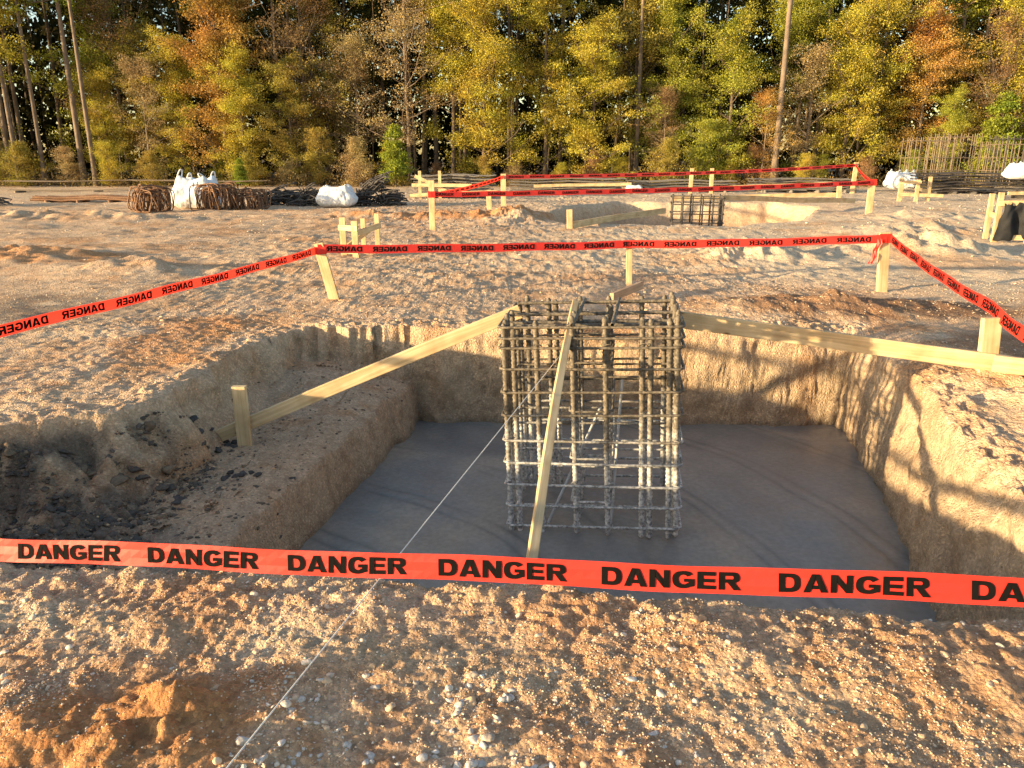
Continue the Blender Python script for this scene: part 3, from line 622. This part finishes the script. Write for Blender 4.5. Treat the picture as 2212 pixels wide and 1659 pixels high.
for yy,z in ((.10,1.47),(.30,1.45),(.55,1.46),(.80,1.50)): tb((-.01,yy,z),(1.17,yy+.01,z))
for xx in (.46,.72): tb((xx,-.04,1.50),(xx+.04,.92,1.50))
cage('rebar_cage',(4.5,22,-.95),math.radians(-10),0,1.35,1.1,1.56,6,4,.026,.017,[.3,.55,.8,1.05,1.3,1.48],mrk,'dark square rebar cage standing in the distant excavation',False)
for (x,y,rz,wd,dp,h) in [(19.8,39,.05,1.7,1.6,2.6),(21.6,40,.0,1.7,1.6,2.8),(23.0,38.0,-.05,1.6,1.5,2.4),(24.6,37.0,.04,1.5,1.5,3.0),(24.9,40.5,.0,1.6,1.5,2.7)]:
    cage('rebar_cage',(x,y,gz_(x,y)+.3),rz,0,wd,dp,h-.3,6,5,.022,.015,[.1,.3,.5,.7,1.3,h-.5],mrt if x<24 else mrk,'tall rebar column cage stored upright near the woods',False)

def bundle_hoops(loc,w,h,d,n,mat,label):
    acc=Acc()
    for i in range(n):
        y=d*(i/n-.5)+random.uniform(-.05,.05); a=random.uniform(-.3,.3); sw=random.uniform(.65,1.1)
        pts=[]
        for q in range(40):
            th=q/40*2*math.pi; c,s=math.cos(th),math.sin(th); f=(abs(c)**7+abs(s)**7)**(-1/7)
            px,pz=c*f*w/2*sw,s*f*h/2*sw
            pts.append((px*math.cos(a)-pz*math.sin(a),y+.12*math.sin(th+i),h/2*sw+px*math.sin(a)+pz*math.cos(a)))
        P=np.array(pts); P[:,0]+=random.uniform(-.25,.25); rz=random.uniform(-1.2,1.2); P=np.stack([P[:,0]*math.cos(rz)-P[:,1]*math.sin(rz),P[:,0]*math.sin(rz)+P[:,1]*math.cos(rz),np.maximum(.02,P[:,2])],-1)
        acc.add(*tube(P,.018,5,close=True))
    o=mkobj('rebar_bundle',acc.mesh('rebar_bundle',[mat]),loc); reg(o,label,'rebar bundle','steel reinforcement stored on the ground'); return o
bundle_hoops((-11.0,24.0,gz_(-10.9,24)),.8,.70,.8,44,mrr,'rusty bundle of bent rebar hoops lying on the gravel')
bundle_hoops((-9.25,24.9,gz_(-9.5,24.9)),.9,.72,.9,50,mrr,'rusty orange bundle of rebar hoops beside a white bag')
bundle_hoops((-8.45,25.2,gz_(-8.75,25)),.7,.58,1.0,32,mrr,'tangled bundle of rebar hoops among rusty steel')
def heap(loc,w,h,d,n,mat,label,r=.018):
    acc=Acc()
    for i in range(n):
        x0=random.uniform(-w/2,w/2); y0=random.uniform(-d/2,d/2); L=random.uniform(.5,.95)*w; a=random.uniform(-.6,.6)
        env=max(.1,1-(2*x0/w)**2)
        z0=random.uniform(0,h*.6)*env; z1=z0+random.uniform(-.1,.5)*h*env
        p0=np.array((x0-L/2*math.cos(a)*.6,y0,max(.02,z0))); p1=np.array((x0+L/2*math.cos(a)*.6,y0+L*.3*math.sin(a),min(max(.03,z1),h)))
        hk=np.array((random.uniform(-.1,.1),random.uniform(-.1,.1),random.uniform(.05,.22)))
        P=[p0+hk,p0+hk*.3]+[p0+(p1-p0)*q+np.array((0,0,.06*math.sin(q*3.1))) for q in np.linspace(.05,.95,5)]+[p1+hk*np.array((1,1,-.4))]
        P=np.array(P); P[:,2]=np.maximum(P[:,2],.02); acc.add(*tube(P,r,5))
    o=mkobj('rebar_bundle',acc.mesh('rebar_bundle',[mat]),loc); reg(o,label,'rebar bundle','steel reinforcement stored on the ground'); return o
heap((-8.0,27.6,gz_(-8.1,27.6)),1.5,.75,1.0,90,mrk,'dark heap of bent reinforcing bars on gravel',.022)
heap((-6.9,27.2,gz_(-7,27.2)),1.1,.8,1.0,80,mrk,'dark bundle of reinforcing bars beside a white bag',.022)
heap((-4.7,27.4,gz_(-4.7,27.6)),1.5,1.15,1.0,120,mrk,'tall dark heap of bent reinforcing bars',.024)
heap((-18.3,27,gz_(-18.3,27)),1.6,.5,1.0,60,mrk,'low dark heap of reinforcing bars')
def stack(x0,x1,y,h,rows,mat,label,d=1.2,r=.03):
    xm=(x0+x1)/2; acc=Acc(); z=.1
    for k in range(rows):
        zz=.12+(h-.12)*k/max(1,rows-1)
        for j in range(9):
            yy=-d/2+d*j/8+random.uniform(-.04,.04); a=random.uniform(-.35,.35); e2=random.uniform(-.4,.4)
            P=np.array([(x0-xm+a+(x1-x0+e2-a)*q,yy+.05*math.sin(q*4+j),zz+random.uniform(-.015,.015)-.03*math.sin(q*9)) for q in np.linspace(0,1,14)])
            acc.add(*tube(P,r,5))
    for xx in np.linspace(x0-xm+.4,x1-xm-.4,4):
        V=np.array([(xx+a,b,c) for a in (-.05,.05) for b in (-d/2-.15,d/2+.15) for c in (-.1,.1)]); F=np.array([(0,1,3,2),(4,6,7,5),(0,4,5,1),(2,3,7,6),(0,2,6,4),(1,5,7,3)]); acc.add(V,F)
    o=mkobj('rebar_stack',acc.mesh('rebar_stack',[mat],False),(xm,y,gz_(xm,y))); reg(o,label,'rebar stack','steel reinforcement stored on the ground'); return o
stack(-17.6,-13.3,29.5,.2,2,mrr,'rusty long bars laid flat on timber blocks',.5,.05)
stack(-24,-12,38,.55,2,mrt,'long thin tan bars resting on low timber',.5,.016)
stack(.2,5.0,37.5,.65,5,mrg,'stack of long grey reinforcing bars on timber')
stack(5.9,10.6,38.5,.5,4,mrg,'stack of straight grey reinforcing bars on timber')
stack(11.6,16.2,38.2,.6,5,mrg,'stack of grey reinforcing bars beside the tape')
stack(-3.8,-1.0,33,.9,7,mrg,'tall stack of grey bars held between wood posts')
stack(18.8,22.3,36.5,.9,7,mrk,'dark mats of bars below the upright cages',1.2,.022)
stack(20.2,23.5,31.6,.7,6,mrk,'low mat of dark bars near the upright cages',1.6,.022)
for (a,c2) in (((-4.1,31.8,.15),(-.6,31.6,.3)),((-3.9,31.9,.9),(-2.4,31.9,.2)),((-4.0,31.7,.55),(-1.6,31.5,.55)),((1.0,36.5,.35),(5.5,36.6,.45)),((9.2,35.8,.3),(14.5,36.0,.5)),((19.0,30.3,.3),(22.4,30.5,.35))):
    board(a,c2,.13,.05,label='pale timber leaning against the stacked steel')
for x in (-3.7,-2.9): stake(x,31.9,1.1,.12,.05,label='pale post beside the stacked steel')

def bag(loc,w,h,seed,label,horn=.35,d=None,peak=.5):
    d=d or w*.9; e=empty('bulk_bag',loc); reg(e,label,'bulk bag','white woven bulk bags')
    V,F=ico(6); V=V.copy()
    f=(np.abs(V[:,0])**5+np.abs(V[:,1])**5+np.abs(V[:,2])**5)**-.2; V=V*f[:,None]
    top=np.clip((V[:,2]),0,1)
    cor=np.abs(V[:,0]*V[:,1])**2.5
    jj=np.array([random.uniform(.5,1.3) for _ in range(4)])[(V[:,0]>0)*2+(V[:,1]>0)*1]
    z=V[:,2]+top**2*(cor*peak*jj*2-.35*(1-cor))+.22*perlin(V[:,0]*1.5+seed,V[:,1]*1.5)*top
    sc=1-.20*top+.16*np.exp(-((V[:,2]+.45)/.5)**2)
    nn=1+.10*perlin(V[:,0]*2+seed,V[:,1]*2,V[:,2]*2)+.07*(np.abs(perlin(V[:,0]*4+seed,V[:,1]*4,V[:,2]*2))-.3)+.02*perlin(V[:,0]*11+seed,V[:,1]*11,V[:,2]*5)
    W_=np.stack([V[:,0]*w/2*sc*nn,V[:,1]*d/2*sc*nn,np.maximum(0,(z+1)*h/2)],-1)
    o=mkobj('body',np_mesh('body',W_,F,[mbag],True)); o.parent=e
    for sx in (-1,1):
        for sy in (-1,1):
            m=(V[:,0]*sx>.5)&(V[:,1]*sy>.5); c=W_[m][np.argmax(W_[m][:,2])]
            q=np.linspace(0,np.pi,12); hh=horn*random.uniform(.5,1.0); lx=random.uniform(-.2,.2); r=.035*w
            P=np.stack([c[0]+r*np.cos(q)*1.3+lx*np.sin(q)*w*.5,c[1]+.03*np.cos(q),c[2]-.05+np.sin(q)*hh],-1)
            o=mkobj('lifting_loop',np_mesh('lifting_loop',*tube(P,.022,6),[mbag],True)); o.parent=e
    return e
bag((-10.3,25.9,gz_(-10.4,25.9)),1.25,1.1,3,'white woven bulk bag with raised lifting loops',.25,peak=.5)
bag((-5.85,26.4,gz_(-5.7,26.6)),1.1,.78,8,'slumped white woven bulk bag beside dark rebar',.1,peak=.2)
bag((18.9,38.6,gz_(18.6,38.6)+.1),1.2,.95,12,'white woven bulk bag near the upright cages',.2,peak=.3)
bag((20.0,31.2,gz_(20,31.2)+.75),1.0,.7,15,'white woven bulk bag resting on dark bars',.1,peak=.2)
bag((5.6,36.4,gz_(5.6,36.4)),.7,.45,21,'small white bag lying on the stacked steel',.05,peak=.1)

# ---------------------------------------------------------------- trees
def leaves(P,size,flat=.0):
    n=len(P); R=randrot(n); s=rng.uniform(.6,1.3,(n,1))*size
    u=R[:,:,0]*s; v=R[:,:,1]*s*rng.uniform(.5,.9,(n,1))
    V=np.stack([P-u,P-v*.9,P+u,P+v*.9],1).reshape(-1,3)
    return V,np.arange(4*n).reshape(-1,4)
def limb(p,dirn,L,r0,bend,seg=6):
    pts=[np.array(p,float)]; d=np.array(dirn,float); d/=np.linalg.norm(d)
    for i in range(seg):
        d=d+np.array(bend)*.5+rng.normal(size=3)*.13; d/=np.linalg.norm(d); pts.append(pts[-1]+d*L/seg)
    return np.array(pts),np.linspace(r0,r0*.25,seg+1)
def tree(H,cr,zc0,nl,per,lsz,kind='broad',tr=.16,lean=.02,sparse=1.0):
    acc=Acc(); tips=[]
    nseg=14; zz=np.linspace(0,H,nseg); wx=np.cumsum(rng.normal(size=nseg))*lean*H/14; wy=np.cumsum(rng.normal(size=nseg))*lean*H/14; wx-=wx[0]; wy-=wy[0]
    TP=np.stack([wx,wy,zz-.3],-1); TR=tr*(1-zz/H*.85); TR[0]*=1.35; acc.add(*tube(TP,TR,9))
    ph=rng.uniform(0,6.28,3)
    for i in range(nl):
        f=rng.uniform(0,1)**.85; z=zc0+(H*.97-zc0)*f
        p=np.array([np.interp(z,zz,wx),np.interp(z,zz,wy),z-.3])
        g=(z-zc0)/(H-zc0); a=rng.uniform(0,2*np.pi)
        if kind=='pine': ext=cr*(1-g*.75)*rng.uniform(.6,1); up=.15+.3*g
        elif kind=='cone': ext=cr*(1-g*.9)*rng.uniform(.8,1.05); up=.35
        else:
            ext=cr*(math.sin(math.pi*min(1,.22+g*.74))**.8)*rng.uniform(.5,1.15)*(1+.28*math.sin(2*a+ph[0]+z*.9)+.2*math.sin(z*1.7+ph[1])); up=.25+.6*g
        pts,rr=limb(p,(math.cos(a),math.sin(a),up),ext,max(.015,tr*.32*(1-g*.6)),(0,0,.10 if kind!='pine' else -.02))
        acc.add(*tube(pts,rr,5))
        for k in range(per):
            q=rng.uniform(.3,1.0); j=min(len(pts)-2,int(q*(len(pts)-1))); b0=pts[j]
            sd=rng.normal(size=3); sd[2]=abs(sd[2])*.4; sp_,sr=limb(b0,sd,ext*rng.uniform(.2,.42)+.15,rr[j]*.5,(0,0,.05),4)
            acc.add(*tube(sp_,np.maximum(sr,.008),4)); tips+= [sp_[-1],sp_[2],sp_[3]]
        tips.append(pts[-1])
    tips=np.array(tips)
    tm_=acc.mesh('trunk',[])
    nlf=max(4,int(lsz[1]*sparse))
    P=np.repeat(tips,nlf,0)+rng.normal(size=(len(tips)*nlf,3))*np.array((lsz[2],lsz[2],lsz[2]*.5))
    P=P[P[:,2]>.05]
    V,F=leaves(P,lsz[0]); cm=np_mesh('crown',V,F,[mleaf])
    print('tree',kind,len(P)); return tm_,cm
VAR={}
VAR['broad']=[tree(11,3.4,.6,46,7,(.046,46,.25)),tree(12.5,3.8,.8,48,7,(.048,46,.26)),tree(10,3.1,.3,42,7,(.044,46,.23)),tree(13,3.3,1.3,44,7,(.047,46,.25)),tree(12,4.0,1.5,40,8,(.047,44,.25),lean=.04)]
VAR['sparse']=[tree(11,3.4,1.6,54,7,(.042,13,.2),lean=.03,tr=.13),tree(9.5,3.0,1.0,50,7,(.042,14,.2),lean=.04,tr=.11)]
VAR['shrub']=[tree(3.4,1.7,.15,32,4,(.04,28,.2),tr=.05),tree(4.8,2.0,.2,36,4,(.042,28,.22),tr=.06)]
VAR['pine']=[tree(20,2.8,11.0,55,5,(.08,26,.28),'pine',tr=.20,lean=.003),tree(22,3.0,9.5,60,5,(.08,26,.28),'pine',tr=.18,lean=.003)]
VAR['young']=[tree(3.5,1.15,.15,60,3,(.04,28,.12),'cone',tr=.05,lean=.01)]
for k in VAR:
    for t_,c_ in VAR[k]: t_.materials.append(mbarkl if k in('pine','sparse') else mbark)
NM={'broad':('broadleaf_tree','leafy autumn tree at the edge of the woods','tree'),'sparse':('broadleaf_tree','thinly leaved autumn tree showing bare branches','tree'),'shrub':('shrub','low leafy shrub at the edge of the woods','shrub'),'pine':('pine_tree','tall pine with bare trunk and high crown','tree'),'young':('pine_tree','small young pine at the field edge','tree')}
CN={'yg':((.47,.39,.045),'yellow-green'),'gr':((.33,.33,.038),'green'),'ol':((.38,.30,.055),'olive'),'or':((.46,.27,.06),'orange'),'br':((.32,.20,.09),'brown'),'be':((.42,.31,.14),'pale tan'),'dk':((.08,.08,.018),'shade-darkened green'),'pg':((.26,.30,.032),'bright green')}  # dk: back-row crowns coloured dark to paint shade into the gaps between trees
def plant(kind,x,y,s,col,var=None,tag=''):
    vs=VAR[kind]; tmn,cmn=vs[(var if var is not None else random.randrange(len(vs)))%len(vs)]
    nm,lb,ct=NM[kind]; z=gz_(x,y); e=empty(nm,(x,y,z)); e.rotation_euler=(0,0,random.random()*6.28); e.scale=(s,s,s*random.uniform(.95,1.08))
    if kind=='pine': e.scale=(s*.78,s*.78,s)
    reg(e,CN[col][1]+' '+lb,ct,'trees along the woodland edge' if kind!='shrub' else 'shrubs along the woodland edge')
    a=mkobj('trunk',tmn); a.parent=e; c=mkobj('crown',cmn); c.parent=e
    rgb=np.array(CN[col][0])*random.uniform(.85,1.15); c.color=(*rgb,1)
for (k,x,y,s,c,v) in [
 ('broad',-29.5,47,1.05,'yg',1),('broad',-22.5,50,.95,'ol',2),('sparse',-21.5,47.5,.8,'be',1),('broad',-19.8,48.5,.72,'yg',0),
 ('broad',-17.0,48,1.05,'or',0),('broad',-15.6,46.8,.78,'yg',2),('sparse',-12.6,49.5,1.1,'br',0),('broad',-11.5,50.5,.95,'ol',3),('broad',-13.0,47.5,.7,'ol',2),
 ('sparse',-9.2,48.5,.95,'be',1),('sparse',-6.2,48.0,1.12,'be',0),
 ('broad',-1.6,47.0,.98,'yg',0),('broad',-3.6,49.5,1.0,'yg',1),('broad',2.0,48.0,.92,'yg',3),('broad',4.8,47.6,.95,'yg',2),('broad',7.6,51,1.0,'ol',4),
 ('broad',9.4,49.5,.9,'gr',3),('sparse',9.0,47.5,.6,'br',1),('broad',12.8,47.6,.98,'gr',2),('sparse',14.6,46.6,.6,'or',1),
 ('broad',19.8,47.8,.92,'yg',0),('broad',17.6,50,.95,'gr',1),('broad',22.0,49.0,.9,'yg',3),('broad',24.2,48.2,.85,'or',4),('broad',27.0,50,.95,'ol',2),('broad',29.5,47.6,1.0,'yg',0),('broad',25.4,46.8,.5,'gr',2),
 ('broad',-33,48,1.1,'ol',1),('broad',-26,51,1.05,'gr',3),('broad',33,49,1.1,'or',1),('broad',36.5,48,1.0,'yg',0),('broad',-37,48,1.0,'yg',3),('broad',-41,49,1.1,'br',0),('broad',41,49,1.1,'ol',2),
 ('broad',-24.4,48.6,.6,'yg',0),('sparse',-24.0,50,1.1,'br',0),('sparse',17.3,47.2,.8,'be',1),('sparse',28.2,47.2,.8,'br',0),
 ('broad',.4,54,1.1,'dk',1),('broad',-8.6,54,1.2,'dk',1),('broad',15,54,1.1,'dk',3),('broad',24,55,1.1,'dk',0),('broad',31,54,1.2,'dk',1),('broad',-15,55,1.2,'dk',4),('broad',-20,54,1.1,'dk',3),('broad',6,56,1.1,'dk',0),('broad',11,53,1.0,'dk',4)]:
    plant(k,x,y,s,c,v)
for (x,y,s,v) in [(-28.8,46.5,.9,0),(-27.6,47,1.0,1),(-25.6,47.6,1.15,0),(-24.3,46.4,1.0,1),(15.2,46.2,1.35,1),(-14.5,51,1,0),(-.2,52,1.0,1),(7.6,49,1.05,0),(29,51,1.0,1),(27.5,51,.9,0),(10.4,52,1,1),(-5,53,1.1,0),(-31,51,1.1,1),(20,53,1.1,1),(-18.5,52,.9,1),(3.2,53,1,0),(34,51,1,0)]:
    plant('pine',x,y,s,'pg' if random.random()<.5 else 'gr',v)
plant('young',-6.6,45.2,1.0,'pg',0); plant('young',-15.2,44.6,.5,'pg',0); plant('young',27.5,45.5,1.5,'pg',0); plant('young',-29.2,44.8,.5,'yg',0)
x=-42
while x<42:
    plant('shrub',x,random.uniform(45.2,47.5),random.uniform(.3,.75),random.choice(['yg','yg','ol','gr','gr','be','br']),None); x+=random.uniform(1.4,2.8)

n=4300; cx=rng.uniform(-90,90,n); cy=rng.uniform(57,78,n); cz=rng.uniform(0,1,n)**.95*18
keep=(cz<12.5)|(fbm(cx*.12,cz*.2,2)>-.15); cx,cy,cz=cx[keep],cy[keep],cz[keep]
P=np.repeat(np.stack([cx,cy,cz],-1),52,0); P=P+rng.normal(size=P.shape)*np.array((1.2,1.0,.9)); P=P[P[:,2]>0]
V,F=leaves(P,.27); o=mkobj('forest',np_mesh('forest',V,F,[mfor])); o["kind"]="stuff"; o["label"]="dense woodland behind the front trees, shade put into its dark colour"; o["category"]="forest"
acc=Acc()
for i in range(280):
    x=rng.uniform(-80,80); y=rng.uniform(49,64); h=rng.uniform(9,20); r=rng.uniform(.04,.15); lx=rng.normal()*.35
    acc.add(*tube(np.array([(x+lx*q+.1*math.sin(q*7+i),y,-.3+h*q) for q in np.linspace(0,1,8)]),r*np.linspace(1,.4,8),6))
o=mkobj('forest_trunks',acc.mesh('forest_trunks',[mbark])); o["kind"]="stuff"; o["label"]="many slim shaded trunks deeper in the woods"; o["category"]="forest"
P=np.stack([rng.uniform(-50,50,40000),rng.uniform(44.4,50,40000),np.abs(rng.normal(size=40000))*.45],-1)
P=P[(fbm(P[:,0]*.5,P[:,1]*.5,2)>-.25)]
V,F=leaves(P,.05)
o=mkobj('undergrowth',np_mesh('undergrowth',V,F,[mbrush])); o["kind"]="stuff"; o["label"]="dry tan weeds and twigs along the woods"; o["category"]="undergrowth"

# ---------------------------------------------------------------- light & camera
AZ=math.radians(66); EL=math.radians(7.2)
d=Vector((math.sin(AZ)*math.cos(EL),math.cos(AZ)*math.cos(EL),-math.sin(EL)))
sl=bpy.data.lights.new('sun','SUN'); sl.energy=12.3; sl.angle=math.radians(1.0); sl.color=(1,.755,.42)
so=bpy.data.objects.new('sun',sl); so.rotation_euler=d.to_track_quat('-Z','Y').to_euler(); so.location=(-20,-10,10); COL.objects.link(so)
w=bpy.data.worlds.new('World'); scene.world=w; w.use_nodes=True; nt=w.node_tree
bg=nt.nodes['Background']; sk=nt.nodes.new('ShaderNodeTexSky'); sk.sky_type='NISHITA'; sk.sun_disc=False; sk.sun_elevation=EL; sk.sun_rotation=math.radians(246)
nt.links.new(sk.outputs[0],bg.inputs[0]); bg.inputs[1].default_value=.40
cam=bpy.data.cameras.new('camera'); cam.sensor_width=36; cam.lens=27.02; cam.clip_end=2000; cam.clip_start=.05
co=bpy.data.objects.new('camera',cam); co.location=(0,0,1.6); co.rotation_euler=(math.radians(90-16.4),0,0); COL.objects.link(co); scene.camera=co
